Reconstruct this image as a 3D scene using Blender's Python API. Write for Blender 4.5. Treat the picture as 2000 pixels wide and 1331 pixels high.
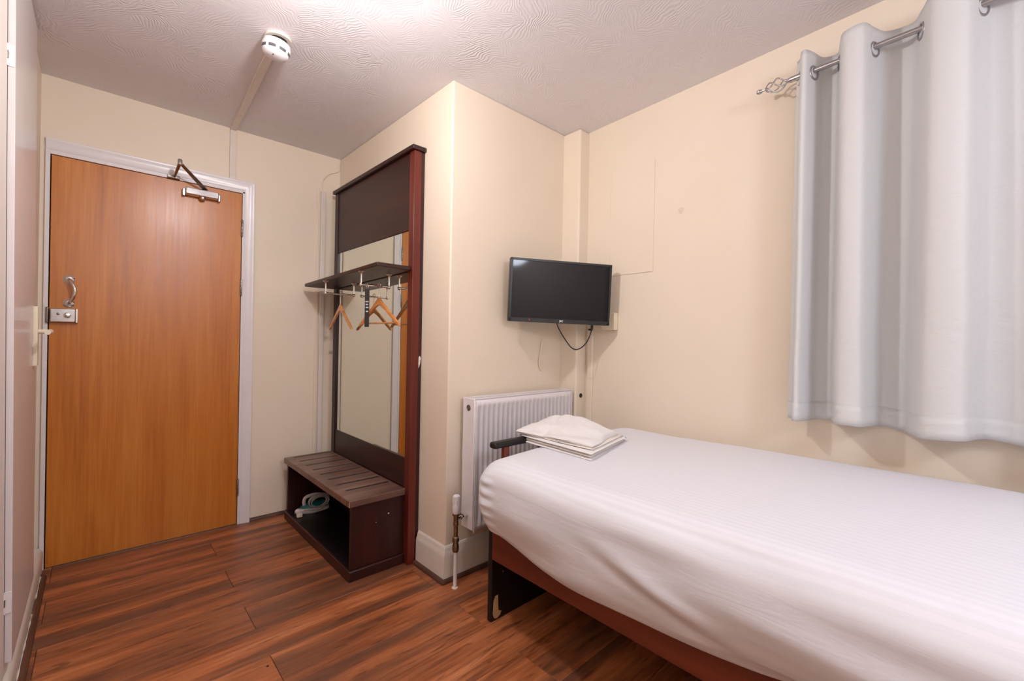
import bpy, bmesh, math, random
from mathutils import Vector, Matrix, noise
C = bpy.context.scene.collection
PI = math.pi
random.seed(7)
for o in list(bpy.data.objects): bpy.data.objects.remove(o)

# ------------------------------------------------------------------ camera
F = Vector((0.6820083, 0.73134119, -0.00217797)); R = Vector((0.73124021, -0.6818578, 0.01891312)); U = Vector((-0.01234688, 0.01449152, 0.99981876))
cam = bpy.data.cameras.new('camera'); cam.sensor_width = 36; cam.sensor_fit = 'HORIZONTAL'
cam.lens = 868.68 / 2000 * 36; cam.clip_start = 0.02
co = bpy.data.objects.new('camera', cam); C.objects.link(co)
M = Matrix((R, U, -F)).transposed().to_4x4(); M.translation = (0, 0, 1.1436); co.matrix_world = M
bpy.context.scene.camera = co

# ------------------------------------------------------------------ world, light, exposure
vs = bpy.context.scene.view_settings
bpy.context.scene.display_settings.display_device = 'sRGB'
vs.view_transform = 'Standard'; vs.look = 'None'; vs.gamma = 1; vs.use_curve_mapping = False
vs.exposure = 0.0
w = bpy.data.worlds.new('World'); bpy.context.scene.world = w; w.use_nodes = True
w.node_tree.nodes['Background'].inputs[0].default_value = (0.5, 0.62, 0.8, 1)
w.node_tree.nodes['Background'].inputs[1].default_value = 0.25
LAMP_LOC = (0.48, 1.30, 2.363)
LAMP_POWER = 30.5
LAMP_COL = (1.02, 1.0, 1.01)
REAR_LOC = (0.65, -1.10, 2.363)
REAR_POWER = 36.0
REAR_COL = (0.95, 1.03, 1.22)
def lamp_light(name, loc, power, col, rad):
    l = bpy.data.lights.new(name, 'POINT'); l.energy = power; l.color = col; l.shadow_soft_size = rad
    o = bpy.data.objects.new(name, l); C.objects.link(o); o.location = loc
    return o
lamp_light('ceiling_or_fill_bulb', (LAMP_LOC[0], LAMP_LOC[1], 2.190), LAMP_POWER, LAMP_COL, 0.045)
lamp_light('ceiling_or_fill_bulb', (REAR_LOC[0], REAR_LOC[1], 2.00), REAR_POWER, REAR_COL, 0.20)  # unseen fill bulb added behind the view to raise the ambient

# ------------------------------------------------------------------ geometry of the room
H = 2.363; DY = 3.076; XL = -0.208; XP = 1.2129; YP = 1.736; XB = 2.0116; YB = 1.6135; XR = 2.0965; WA = 0.0635; Y0 = -1.75
def rwx(y, wd=0.0): return XR - WA * (YB - y) - wd
def RW(y, wd, z): return Vector((rwx(y, wd), y, z))

# ------------------------------------------------------------------ materials
def srgb(r, g, b):
    f = lambda c: (c / 255 / 12.92) if c / 255 <= .04045 else ((c / 255 + .055) / 1.055) ** 2.4
    return (f(r), f(g), f(b), 1)
class NM:
    def __init__(s, name):
        s.m = bpy.data.materials.new(name); s.m.use_nodes = True; s.t = s.m.node_tree; s.b = s.t.nodes['Principled BSDF']
        s._tc = None
    def n(s, typ, **kw):
        nd = s.t.nodes.new(typ)
        for k, v in kw.items():
            if k.startswith('i_'):
                key = k[2:].replace('_', ' ')
                nd.inputs[key].default_value = v
            else: setattr(nd, k, v)
        return nd
    def l(s, a, b): s.t.links.new(a, b)
    def tc(s):
        if not s._tc: s._tc = s.n('ShaderNodeTexCoord')
        return s._tc.outputs['Object']
    def mapped(s, scale=(1, 1, 1), rot=(0, 0, 0), src=None, off=None):
        mp = s.n('ShaderNodeMapping'); s.l(src or s.tc(), mp.inputs[0]); mp.inputs['Scale'].default_value = scale; mp.inputs['Rotation'].default_value = rot
        if off is not None: s.l(off, mp.inputs['Location'])
        return mp.outputs[0]
    def noise(s, vec, scale, detail=4, rough=.5, dist=0):
        nd = s.n('ShaderNodeTexNoise'); s.l(vec, nd.inputs['Vector']); nd.inputs['Scale'].default_value = scale
        nd.inputs['Detail'].default_value = detail; nd.inputs['Roughness'].default_value = rough; nd.inputs['Distortion'].default_value = dist
        return nd.outputs['Fac']
    def ramp(s, fac, stops):
        r = s.n('ShaderNodeValToRGB'); s.l(fac, r.inputs[0]); e = r.color_ramp.elements
        e[0].position = stops[0][0]; e[0].color = stops[0][1]; e[1].position = stops[-1][0]; e[1].color = stops[-1][1]
        for p, c in stops[1:-1]:
            x = e.new(p); x.color = c
        return r.outputs[0]
    def mix(s, fac, a, b, mode='MIX'):
        m = s.n('ShaderNodeMix', data_type='RGBA', blend_type=mode)
        if isinstance(fac, (int, float)): m.inputs[0].default_value = fac
        else: s.l(fac, m.inputs[0])
        for v, i in ((a, 6), (b, 7)):
            if isinstance(v, tuple): m.inputs[i].default_value = v
            else: s.l(v, m.inputs[i])
        return m.outputs[2]
    def math(s, op, a, b=0.0):
        m = s.n('ShaderNodeMath', operation=op)
        for v, i in ((a, 0), (b, 1)):
            if isinstance(v, (int, float)): m.inputs[i].default_value = v
            else: s.l(v, m.inputs[i])
        return m.outputs[0]
    def bump(s, h, strength=.3, dist=.01, prev=None):
        b = s.n('ShaderNodeBump'); b.inputs['Strength'].default_value = strength; b.inputs['Distance'].default_value = dist
        s.l(h, b.inputs['Height'])
        if prev is not None: s.l(prev, b.inputs['Normal'])
        s.l(b.outputs[0], s.b.inputs['Normal']); return b.outputs[0]
    def set(s, **kw):
        for k, v in kw.items():
            key = {'color': 'Base Color', 'rough': 'Roughness', 'metal': 'Metallic', 'coat': 'Coat Weight', 'coatr': 'Coat Roughness',
                   'spec': 'Specular IOR Level', 'trans': 'Transmission Weight', 'em': 'Emission Color', 'ems': 'Emission Strength', 'ior': 'IOR', 'sheen': 'Sheen Weight'}[k]
            if isinstance(v, (int, float, tuple)): s.b.inputs[key].default_value = v
            else: s.l(v, s.b.inputs[key])
        return s
def simple(name, col, rough=.5, metal=0, var=.06, vscale=30, bump=0, **kw):
    m = NM(name)
    f = m.noise(m.tc(), vscale, 3)
    dk = tuple(c * (1 - var) for c in col[:3]) + (1,); lt = tuple(min(1, c * (1 + var)) for c in col[:3]) + (1,)
    m.set(color=m.ramp(f, [(.3, dk), (.7, lt)]), rough=rough, metal=metal, **kw)
    if bump: m.bump(f, bump, .003)
    return m.m

def wall_paint():
    m = NM('cream_wall_paint')
    a = m.noise(m.tc(), 1.7, 3); b = m.noise(m.tc(), 14, 4, .6)
    c = m.mix(m.ramp(a, [(.3, (0, 0, 0, 1)), (.7, (1, 1, 1, 1))]), srgb(235, 219, 198), srgb(239, 224, 205))
    c = m.mix(m.ramp(b, [(.62, (0, 0, 0, 1)), (.85, (.18, .18, .18, 1))]), c, srgb(226, 203, 165))
    m.set(color=c, rough=.52, spec=.3)
    n1 = m.bump(m.noise(m.tc(), 6, 4, .55), .22, .012)
    m.bump(m.noise(m.tc(), 160, 3, .6), .12, .002, n1)
    return m.m
WALL = wall_paint()
def ceiling_artex():
    m = NM('swirled_plaster_ceiling')
    warp = m.n('ShaderNodeTexNoise'); m.l(m.tc(), warp.inputs['Vector']); warp.inputs['Scale'].default_value = 7; warp.inputs['Detail'].default_value = 2
    vm = m.n('ShaderNodeVectorMath', operation='MULTIPLY_ADD'); m.l(warp.outputs['Color'], vm.inputs[0]); vm.inputs[1].default_value = (.13, .13, 0); m.l(m.tc(), vm.inputs[2])
    vo = m.n('ShaderNodeTexVoronoi'); m.l(vm.outputs[0], vo.inputs['Vector']); vo.inputs['Scale'].default_value = 7.5
    sep = m.n('ShaderNodeSeparateColor'); m.l(vo.outputs['Color'], sep.inputs[0])
    ang = m.math('MULTIPLY', sep.outputs[0], 6.28)
    vr = m.n('ShaderNodeVectorRotate', rotation_type='Z_AXIS'); m.l(vm.outputs[0], vr.inputs['Vector']); m.l(ang, vr.inputs['Angle'])
    wv = m.n('ShaderNodeTexWave', wave_type='BANDS', wave_profile='SIN'); m.l(vr.outputs[0], wv.inputs['Vector'])
    wv.inputs['Scale'].default_value = 26; wv.inputs['Distortion'].default_value = 1.2; wv.inputs['Detail'].default_value = 1; wv.inputs['Detail Scale'].default_value = .6
    edge = m.ramp(vo.outputs['Distance'], [(.0, (1, 1, 1, 1)), (.75, (.35, .35, .35, 1))])
    amt = m.ramp(m.noise(m.tc(), 3.2, 2), [(.35, (.25, .25, .25, 1)), (.6, (1, 1, 1, 1))])
    h = m.math('MULTIPLY', m.math('MULTIPLY', wv.outputs['Fac'], edge), amt)
    h = m.math('ADD', h, m.math('MULTIPLY', m.noise(m.tc(), 22, 4, .6), .7))
    m.set(color=m.ramp(m.noise(m.tc(), 2.1, 3), [(.3, srgb(233, 226, 229)), (.7, srgb(237, 231, 234))]), rough=.7, spec=.25)
    m.bump(h, .42, .0035)
    return m.m
CEIL = ceiling_artex()

def wood(name, dark, mid, light, axis='X', scale=1.0, rough=.35, coat=.0, coatr=.1, contrast=1.0, bump=.06, rnd=True, cathedral=.0):
    m = NM(name)
    sc = {'X': (1.1, 14, 14), 'Y': (14, 1.1, 14), 'Z': (14, 14, 1.1)}[axis]
    off = None
    if rnd:
        oi = m.n('ShaderNodeObjectInfo'); cx = m.n('ShaderNodeCombineXYZ')
        for i in range(3): m.l(m.math('MULTIPLY', oi.outputs['Random'], 37.0 + 13 * i), cx.inputs[i])
        off = cx.outputs[0]
    v = m.mapped(tuple(s * scale for s in sc), off=off)
    g = m.noise(v, 1.0, 6, .6, .35)
    v2 = m.mapped(tuple(s * scale * (7 if s > 2 else 3) for s in sc), off=off)
    fine = m.noise(v2, 1.0, 4, .65)
    f = m.math('ADD', m.math('MULTIPLY', g, .72), m.math('MULTIPLY', fine, .28))
    c = m.ramp(f, [(.5 - .17 * contrast, dark), (.5, mid), (.5 + .17 * contrast, light)])
    m.set(color=c, rough=rough, coat=coat, coatr=coatr)
    m.bump(fine, bump, .002)
    return m.m
def floor_mat():
    m = NM('walnut_laminate')
    oi = m.n('ShaderNodeObjectInfo'); cx = m.n('ShaderNodeCombineXYZ')
    for i in range(3): m.l(m.math('MULTIPLY', oi.outputs['Random'], 31.0 + 17 * i), cx.inputs[i])
    v = m.mapped((1.3, 11, 11), off=cx.outputs[0]); v2 = m.mapped((5, 75, 75), off=cx.outputs[0]); v3 = m.mapped((.7, 8.0, 8.0), off=cx.outputs[0]); v4 = m.mapped((6, 34, 34), off=cx.outputs[0])
    g = m.noise(v, 1, 5, .6, .5); fine = m.noise(v2, 1, 4, .6); broad = m.noise(v3, 1, 2, .5, .3); knots = m.noise(v4, 1, 3, .6, .8)
    f = m.math('ADD', m.math('MULTIPLY', g, .58), m.math('MULTIPLY', fine, .42))
    c = m.ramp(f, [(.36, srgb(92, 48, 27)), (.46, srgb(146, 82, 47)), (.55, srgb(176, 104, 62)), (.66, srgb(202, 130, 84))])
    bm = m.ramp(broad, [(.40, (1, 1, 1, 1)), (.57, (0, 0, 0, 1))])
    c = m.mix(m.math('MULTIPLY', bm, .72), c, srgb(98, 66, 50), 'MIX')
    km = m.ramp(knots, [(.58, (0, 0, 0, 1)), (.68, (1, 1, 1, 1))])
    c = m.mix(m.math('MULTIPLY', km, .6), c, srgb(78, 40, 24))
    m.set(color=c, rough=m.ramp(fine, [(.3, (.30, .30, .30, 1)), (.7, (.42, .42, .42, 1))]), spec=.45)
    m.bump(fine, .08, .002)
    return m.m
FLOOR = floor_mat()
JOINT = simple('dark_joint', srgb(62, 34, 24), .7)
DOORWOOD = None
def door_mat():
    m = NM('golden_oak_veneer')
    v = m.mapped((9, 9, .7)); v2 = m.mapped((95, 95, 3.0)); v3 = m.mapped((3.1, 3.1, .18))
    g = m.noise(v, 1, 5, .6, .6); fine = m.noise(v2, 1, 4, .65); br = m.noise(v3, 1, 2)
    f = m.math('ADD', m.math('MULTIPLY', g, .55), m.math('MULTIPLY', fine, .45))
    c = m.ramp(f, [(.33, srgb(170, 92, 20)), (.5, srgb(198, 118, 32)), (.66, srgb(212, 138, 54))])
    c = m.mix(m.ramp(br, [(.35, (.45, .45, .45, 1)), (.65, (0, 0, 0, 1))]), c, srgb(180, 98, 20))
    m.set(color=c, rough=m.ramp(fine, [(.3, (.30, .30, .30, 1)), (.7, (.40, .40, .40, 1))]), spec=.5, coat=.25, coatr=.26)
    m.bump(fine, .10, .002)
    return m.m
DOORWOOD = door_mat()
MAHOG = wood('dark_mahogany', srgb(32, 10, 9), srgb(48, 16, 13), srgb(66, 23, 17), 'Z', 1.0, .40, .05, .2, bump=.05)
MAHOGY = wood('dark_mahogany_long', srgb(34, 11, 9), srgb(48, 16, 12), srgb(62, 22, 16), 'Y', 1.0, .42, .05, .2, bump=.05)
MAHOGRED = wood('red_mahogany', srgb(68, 18, 12), srgb(94, 29, 18), srgb(120, 44, 27), 'Z', 1.0, .36, .08, .2, bump=.05)
UMBER = wood('worn_bench_top', srgb(86, 57, 49), srgb(112, 81, 71), srgb(138, 107, 94), 'X', 1.0, .36, .1, .2)
BEDRED = wood('bed_rail_cherry', srgb(84, 34, 20), srgb(106, 46, 27), srgb(126, 58, 35), 'Y', .7, .42, .1, .2, bump=.05)
BEDBLACK = simple('bed_black_laminate', srgb(16, 9, 9), .45, 0, .2, 25)
CHIPBOARD = simple('bare_chipboard', srgb(196, 160, 118), .85, 0, .25, 220, .5)
WHITEGLOSS = simple('white_gloss_paint', srgb(232, 226, 226), .28, 0, .02, 12, .03)
POST = simple('cream_gloss_post', srgb(236, 226, 218), .6, 0, .01, 4)
SKIRT = simple('skirting_paint', srgb(231, 222, 212), .35, 0, .03, 12, .05)
CUPB = simple('cupboard_door_gloss', srgb(226, 216, 214), .30, 0, .02, 6, .02, coat=.15, coatr=.12)
CREAMPL = simple('cream_plastic', srgb(236, 222, 196), .35, 0, .03, 20)
TRUNK = simple('ivory_plastic_trunking', srgb(228, 216, 205), .4, 0, .03, 20)
WHITEPL = simple('white_plastic', srgb(232, 228, 230), .32, 0, .02, 20)
RADW = simple('radiator_enamel', srgb(232, 226, 228), .3, 0, .02, 20)
CHROME = simple('chrome', (.75, .75, .76, 1), .1, 1, .03, 20)
STEEL = simple('brushed_steel', (.52, .51, .51, 1), .28, 1, .08, 60)
PEWTER = simple('pewter_pole', (.42, .41, .43, 1), .33, 1, .06, 60)
BRONZE = simple('aged_steel', (.25, .22, .19, 1), .33, 1, .2, 40)
BRASS = simple('tarnished_brass', (.30, .22, .13, 1), .4, 1, .35, 60)
BLACK = simple('black_void', (.004, .004, .004, 1), .8, 0)
BLACKPL = simple('black_plastic', (.012, .012, .013, 1), .35, 0, .1)
SCREEN = simple('tv_screen_glass', (.006, .006, .008, 1), .06, 0, .05, 5, spec=.32)
DARKGREY = simple('sensor_grille', (.10, .095, .105, 1), .5, 0, .3, 150)
RUBBERBEAD = wood('brown_floor_bead', srgb(60, 38, 30), srgb(88, 58, 46), srgb(112, 78, 62), 'Y', 1, .4)
HANGER = wood('beech_hanger', srgb(190, 116, 58), srgb(214, 142, 80), srgb(232, 166, 104), 'Y', 1.5, .3, .3, .1)
TEAL = simple('teal_plastic', srgb(16, 118, 124), .3, 0, .1)
CORDG = simple('grey_cord', srgb(186, 182, 176), .55, 0, .08, 120)
REDLED = simple('standby_light_red', (.6, .01, .01, 1), .4, 0, .02, 10, em=(1, .03, .03, 1), ems=1.2)
CAULK = simple('caulk', srgb(235, 228, 220), .5, 0, .05, 60)
STAIN = simple('wall_smudge', srgb(226, 210, 188), .6, 0, .06, 60)
def mirror_mat():
    m = NM('mirror_silver'); m.set(color=(.80, .82, .76, 1), metal=1.0, rough=.012); return m.m
MIRROR = mirror_mat()
def sheet_mat():
    m = NM('white_cotton_sheet')
    w1 = m.n('ShaderNodeTexWave', wave_type='BANDS', bands_direction='X'); m.l(m.tc(), w1.inputs['Vector']); w1.inputs['Scale'].default_value = 17; w1.inputs['Distortion'].default_value = .3
    st = m.ramp(w1.outputs['Fac'], [(.35, (0, 0, 0, 1)), (.65, (1, 1, 1, 1))])
    c = m.mix(st, srgb(227, 227, 233), srgb(231, 231, 237))
    m.set(color=c, rough=m.mix(st, (.62, .62, .62, 1), (.5, .5, .5, 1)), sheen=.15)
    cr = m.noise(m.mapped((12, 1.3, 8)), 1, 3, .5, .8); cr2 = m.noise(m.mapped((5, 3, 22)), 1, 3, .55, 1.2)
    n1 = m.bump(cr, .09, .02); n1 = m.bump(cr2, .07, .02, n1)
    m.bump(m.noise(m.tc(), 500, 2), .06, .001, n1)
    return m.m
SHEET = sheet_mat()
def towel_mat():
    m = NM('white_terry'); m.set(color=srgb(238, 234, 232), rough=.9, sheen=.4)
    n1 = m.bump(m.noise(m.tc(), 26, 4, .6), .3, .01); m.bump(m.noise(m.tc(), 420, 3, .7), .5, .003, n1)
    return m.m
TERRY = towel_mat()
TOWELEDGE = simple('towel_flat_weave', srgb(236, 226, 216), .8, 0, .03, 200, .2)
def curtain_mat():
    m = NM('pale_grey_curtain'); 
    m.set(color=srgb(211, 211, 210), rough=.6, sheen=.2)
    n1 = m.bump(m.noise(m.mapped((9, 9, 16)), 1, 4, .55, 2.0), .13, .02); m.bump(m.noise(m.tc(), 600, 2), .05, .001, n1)
    return m.m
CURT = curtain_mat()
def glass_mat():
    m = NM('window_glass'); m.set(color=(1, 1, 1, 1), trans=1.0, rough=.0, ior=1.45); return m.m
GLASS = glass_mat()
SHADE = NM('opal_shade').set(color=(.9, .88, .84, 1), rough=.4, em=(1, .92, .84, 1), ems=3.0).m
CHROMEH = simple('hinge_steel', (.30, .27, .24, 1), .35, 1, .2, 80)
PRINT = simple('pale_print', (.55, .55, .56, 1), .5)
LOGO = simple('silver_print', (.8, .8, .82, 1), .4)

# ------------------------------------------------------------------ mesh helpers
def obj(name, bm, mat, parent=None, smooth=False, bevel=0, seg=2, loc=None, angle=35):
    me = bpy.data.meshes.new(name); bmesh.ops.recalc_face_normals(bm, faces=bm.faces); bm.to_mesh(me); bm.free()
    o = bpy.data.objects.new(name, me); C.objects.link(o)
    mats = mat if isinstance(mat, (list, tuple)) else [mat]
    for x in mats: me.materials.append(x)
    if loc is not None: o.location = loc
    if parent is not None: o.parent = parent
    if bevel:
        b = o.modifiers.new('bevel', 'BEVEL'); b.width = bevel; b.segments = seg; b.limit_method = 'ANGLE'; b.angle_limit = math.radians(40)
    if smooth or bevel:
        for p in me.polygons: p.use_smooth = True
        me.set_sharp_from_angle(angle=math.radians(angle if smooth else 50))
    return o
def nb(): return bmesh.new()
def box(bm, a, b, mi=0):
    x0, y0, z0 = a; x1, y1, z1 = b
    v = [bm.verts.new(p) for p in ((x0, y0, z0), (x1, y0, z0), (x1, y1, z0), (x0, y1, z0), (x0, y0, z1), (x1, y0, z1), (x1, y1, z1), (x0, y1, z1))]
    for q in ((0, 3, 2, 1), (4, 5, 6, 7), (0, 1, 5, 4), (1, 2, 6, 5), (2, 3, 7, 6), (3, 0, 4, 7)):
        f = bm.faces.new([v[i] for i in q]); f.material_index = mi
    return bm
def bx(a, b): return box(nb(), a, b)
def prism(bm, pts, z0, z1):
    lo = [bm.verts.new((x, y, z0)) for x, y in pts]; hi = [bm.verts.new((x, y, z1)) for x, y in pts]
    bm.faces.new(lo[::-1]); bm.faces.new(hi); n = len(pts)
    for i in range(n): bm.faces.new((lo[i], lo[(i + 1) % n], hi[(i + 1) % n], hi[i]))
    return bm
def extrude_profile(bm, prof, p0, p1, out, up=Vector((0, 0, 1)), m0=0.0, m1=0.0):
    """profile (o,u) swept from p0 to p1; o along 'out', u along 'up'; m0,m1 mitre: shift along run per unit of o"""
    p0 = Vector(p0); p1 = Vector(p1); out = Vector(out).normalized(); up = Vector(up); d = (p1 - p0).normalized()
    a = [bm.verts.new(p0 + out * o + up * u + d * (m0 * o)) for o, u in prof]; b = [bm.verts.new(p1 + out * o + up * u + d * (m1 * o)) for o, u in prof]
    n = len(prof)
    for i in range(n): bm.faces.new((a[i], a[(i + 1) % n], b[(i + 1) % n], b[i]))
    bm.faces.new(a[::-1]); bm.faces.new(b)
    return bm
def tube(bm, pts, r, n=10, closed=False, rr=None):
    pts = [Vector(p) for p in pts]; rings = []; N = len(pts)
    prev = None
    for i, p in enumerate(pts):
        if closed: t = (pts[(i + 1) % N] - pts[i - 1]).normalized()
        else: t = (pts[min(i + 1, N - 1)] - pts[max(i - 1, 0)]).normalized()
        if prev is None:
            a = Vector((0, 0, 1)) if abs(t.z) < .9 else Vector((1, 0, 0)); u = t.cross(a).normalized()
        else: u = (prev - t * prev.dot(t)).normalized()
        prev = u; v = t.cross(u); rad = rr[i] if rr else r
        rings.append([bm.verts.new(p + (u * math.cos(2 * PI * k / n) + v * math.sin(2 * PI * k / n)) * rad) for k in range(n)])
    M_ = N if closed else N - 1
    for i in range(M_):
        A, B = rings[i], rings[(i + 1) % N]
        off = 0
        if closed and i == N - 1:
            off = min(range(n), key=lambda s: (A[0].co - B[s].co).length)
        for k in range(n): bm.faces.new((A[k], A[(k + 1) % n], B[(k + 1 + off) % n], B[(k + off) % n]))
    if not closed: bm.faces.new(rings[0][::-1]); bm.faces.new(rings[-1])
    return bm
def lathe(bm, prof, origin, axis=(0, 0, 1), n=24):
    o = Vector(origin); ax = Vector(axis).normalized(); a = Vector((0, 0, 1)) if abs(ax.z) < .9 else Vector((1, 0, 0)); u = ax.cross(a).normalized(); v = ax.cross(u)
    rings = []
    for r, h in prof:
        if r < 1e-6: rings.append([bm.verts.new(o + ax * h)])
        else: rings.append([bm.verts.new(o + ax * h + (u * math.cos(2 * PI * k / n) + v * math.sin(2 * PI * k / n)) * r) for k in range(n)])
    for A, B in zip(rings, rings[1:]):
        for k in range(n):
            a_ = [A[k % len(A)], A[(k + 1) % n] if len(A) > 1 else None, B[(k + 1) % n] if len(B) > 1 else None, B[k % len(B)]]
            f = [x for x in a_ if x is not None]
            if len(f) >= 3: bm.faces.new(f)
    if len(rings[0]) > 1: bm.faces.new(rings[0][::-1])
    if len(rings[-1]) > 1: bm.faces.new(rings[-1])
    return bm
def spline(pts, k=6, closed=False):
    P = [Vector(p) for p in pts]; out = []; N = len(P)
    for i in range(N if closed else N - 1):
        if closed: p0, p1, p2, p3 = P[i - 1], P[i], P[(i + 1) % N], P[(i + 2) % N]
        else: p0, p1, p2, p3 = P[max(i - 1, 0)], P[i], P[i + 1], P[min(i + 2, N - 1)]
        for j in range(k):
            t = j / k
            out.append(.5 * ((2 * p1) + (-p0 + p2) * t + (2 * p0 - 5 * p1 + 4 * p2 - p3) * t * t + (-p0 + 3 * p1 - 3 * p2 + p3) * t ** 3))
    if not closed: out.append(P[-1])
    return out
def thing(name, label, cat, loc=(0, 0, 0), rz=0, group=None):
    o = bpy.data.objects.new(name, None); C.objects.link(o); o.location = loc; o.rotation_euler = (0, 0, rz)
    o['label'] = label; o['category'] = cat; o.empty_display_size = .05
    if group: o['group'] = group
    return o
def tag(o, label, cat, group=None, kind=None):
    o['label'] = label; o['category'] = cat
    if group: o['group'] = group
    if kind: o['kind'] = kind
    return o
def struct(name, bm, m, label=None, cat=None, parent=None, **kw):
    o = obj(name, bm, m, parent, **kw)
    if parent is None:
        o['kind'] = 'structure'
        if label: o['label'] = label; o['category'] = cat
    return o

# ------------------------------------------------------------------ room shell
T = .12
wf = nb()                                             # far wall with the door opening
box(wf, (XL - T, DY, 0), (-.185, DY + T, H)); box(wf, (.638, DY, 0), (XP + .02, DY + T, H)); box(wf, (-.185, DY, 2.005), (.638, DY + T, H))
struct('wall_far', wf, WALL, 'cream wall around the oak entrance door', 'wall')
struct('wall_left', bx((XL - T, Y0 - T, 0), (XL, DY + T, H)), WALL, 'cream wall on the left behind the white cupboard door', 'wall')
struct('wall_near', bx((XL - T, Y0 - T, 0), (rwx(Y0) + T, Y0, H)), WALL, 'cream wall behind the viewpoint', 'wall')
# chimney-like projection between the coat panel and the radiator
struct('wall_projection', bx((XP, YP, 0), (XR + .3, DY + T, H)), WALL, 'projecting cream wall between the coat panel and the radiator', 'wall', bevel=.006)
# right wall with the window opening behind the curtain
WY0, WY1, WZ0, WZ1 = -.86, .36, .96, 2.06
wr = nb()
def rseg(y0, y1, z0, z1): prism(wr, [(rwx(y0), y0), (rwx(y0) + T, y0), (rwx(y1) + T, y1), (rwx(y1), y1)], z0, z1)
rseg(Y0 - T, WY0, 0, H); rseg(WY1, YP + .05, 0, H); rseg(WY0, WY1, 0, WZ0); rseg(WY0, WY1, WZ1, H)
struct('wall_right', wr, WALL, 'long cream wall beside the bed with the curtained window', 'wall')
struct('ceiling', bx((XL - T, Y0 - T, H), (XR + .3, DY + T, H + .1)), CEIL, 'white ceiling of swirled textured plaster', 'ceiling')
# boxed pipe in the corner
struct('trim_1', bx((XB, YB, 0), (XR + .05, YP + .01, H)), WALL, 'boxed-in pipe in the corner behind the television', 'boxing', bevel=.010, seg=3)
# filled-in panel on the right wall
tr = nb(); prism(tr, [(rwx(1.173), 1.173), (rwx(1.447), 1.447), (rwx(1.447) - .0025, 1.447), (rwx(1.173) - .0045, 1.173)], 1.505, 2.085)
struct('trim_2', tr, WALL, 'painted-over rectangular patch on the wall right of the television', 'patch', bevel=.002)
sm = nb()
pts = [(1.026 + .014 * math.cos(a) * (1 + .25 * math.sin(3 * a)), 1.783 + .02 * math.sin(a) * (1 + .2 * math.cos(2 * a))) for a in [2 * PI * k / 14 for k in range(14)]]
vsm = [sm.verts.new(RW(y, .0008, z)) for y, z in pts]; sm.faces.new(vsm)
o = obj('wall_smudge', sm, STAIN); o['kind'] = 'structure'

# floor: base and individual laminate planks
flo = struct('floor', bx((XL - T, Y0 - T, -.05), (XR + .3, DY + T, -.003)), JOINT, 'reddish brown laminate plank floor', 'floor')
PITCH = .1925; LEN = 1.29
k = -18
for k in range(-18, 9):
    y0 = 1.54 + PITCH * k; y1 = y0 + PITCH
    if y1 < Y0 - .05 or y0 > DY + .05: continue
    jx = .465 if k % 2 == 0 else 1.145
    x = jx - 3 * LEN
    while x < XR + .1:
        a, b = max(x, XL - .02), min(x + LEN, XR + .12)
        if b - a > .02:
            g = .0007
            bm = bx((a + g - (a + b) / 2, y0 + g - (y0 + y1) / 2, -.008), (b - g - (a + b) / 2, min(y1, DY + .06) - g - (y0 + y1) / 2, 0))
            obj('plank', bm, FLOOR, flo, loc=((a + b) / 2, (y0 + y1) / 2, 0), bevel=.0009, seg=1)
        x += LEN

kh = nb(); lathe(kh, [(.0045, .0), (.004, .0004), (0, .0005)], (.444, 1.681, 0), n=10); obj('dark_knot', kh, BLACK, flo)

# skirtings (moulded) and the brown bead at their foot
SP = [(0, 0), (.019, 0), (.019, .115), (.017, .128), (.012, .138), (.010, .150), (.006, .160), (0, .164)]
BEAD = [(0, 0), (.016, 0), (.015, .007), (.011, .013), (.005, .017), (0, .018)]
sk = nb(); extrude_profile(sk, SP, (XP, 1.968, 0), (XP, YP, 0), (-1, 0, 0), m1=1.0); extrude_profile(sk, SP, (XP, YP, 0), (XB, YP, 0), (0, -1, 0), m0=-1.0)
bs = struct('baseboard_projection', sk, SKIRT, 'cream moulded skirting around the foot of the projecting wall', 'skirting', bevel=.0015)
bd = nb(); extrude_profile(bd, BEAD, (XP - .019, 1.968, 0), (XP - .019, YP - .019, 0), (-1, 0, 0), m1=1.0); extrude_profile(bd, BEAD, (XP - .019, YP - .019, 0), (XB, YP - .019, 0), (0, -1, 0), m0=-1.0)
obj('floor_bead', bd, RUBBERBEAD, bs)
SPL = [(0, 0), (.030, 0), (.032, .080), (.030, .094), (.024, .104), (.014, .110), (0, .112)]
sl = nb(); extrude_profile(sl, SPL, (XL, Y0, 0), (XL, 3.058, 0), (1, 0, 0))
bl = struct('baseboard_left', sl, SKIRT, 'chunky white skirting along the left wall', 'skirting', smooth=True)
b2 = nb(); extrude_profile(b2, [(o_ * 1.2, u_ * 1.2) for o_, u_ in BEAD], (XL + .032, Y0, 0), (XL + .032, 2.96, 0), (1, 0, 0)); obj('floor_bead', b2, RUBBERBEAD, bl)
ck = nb(); tube(ck, spline([(XL + .033, y, .022 + .003 * math.sin(y * 9)) for y in [1.6 + .12 * i for i in range(12)]], 5), .002, 6, rr=[.0008 + .0022 * abs(math.sin(i * .9) * math.sin(i * .37)) for i in range(56)]); obj('caulk_bead', ck, CAULK, bl, smooth=True)
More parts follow.
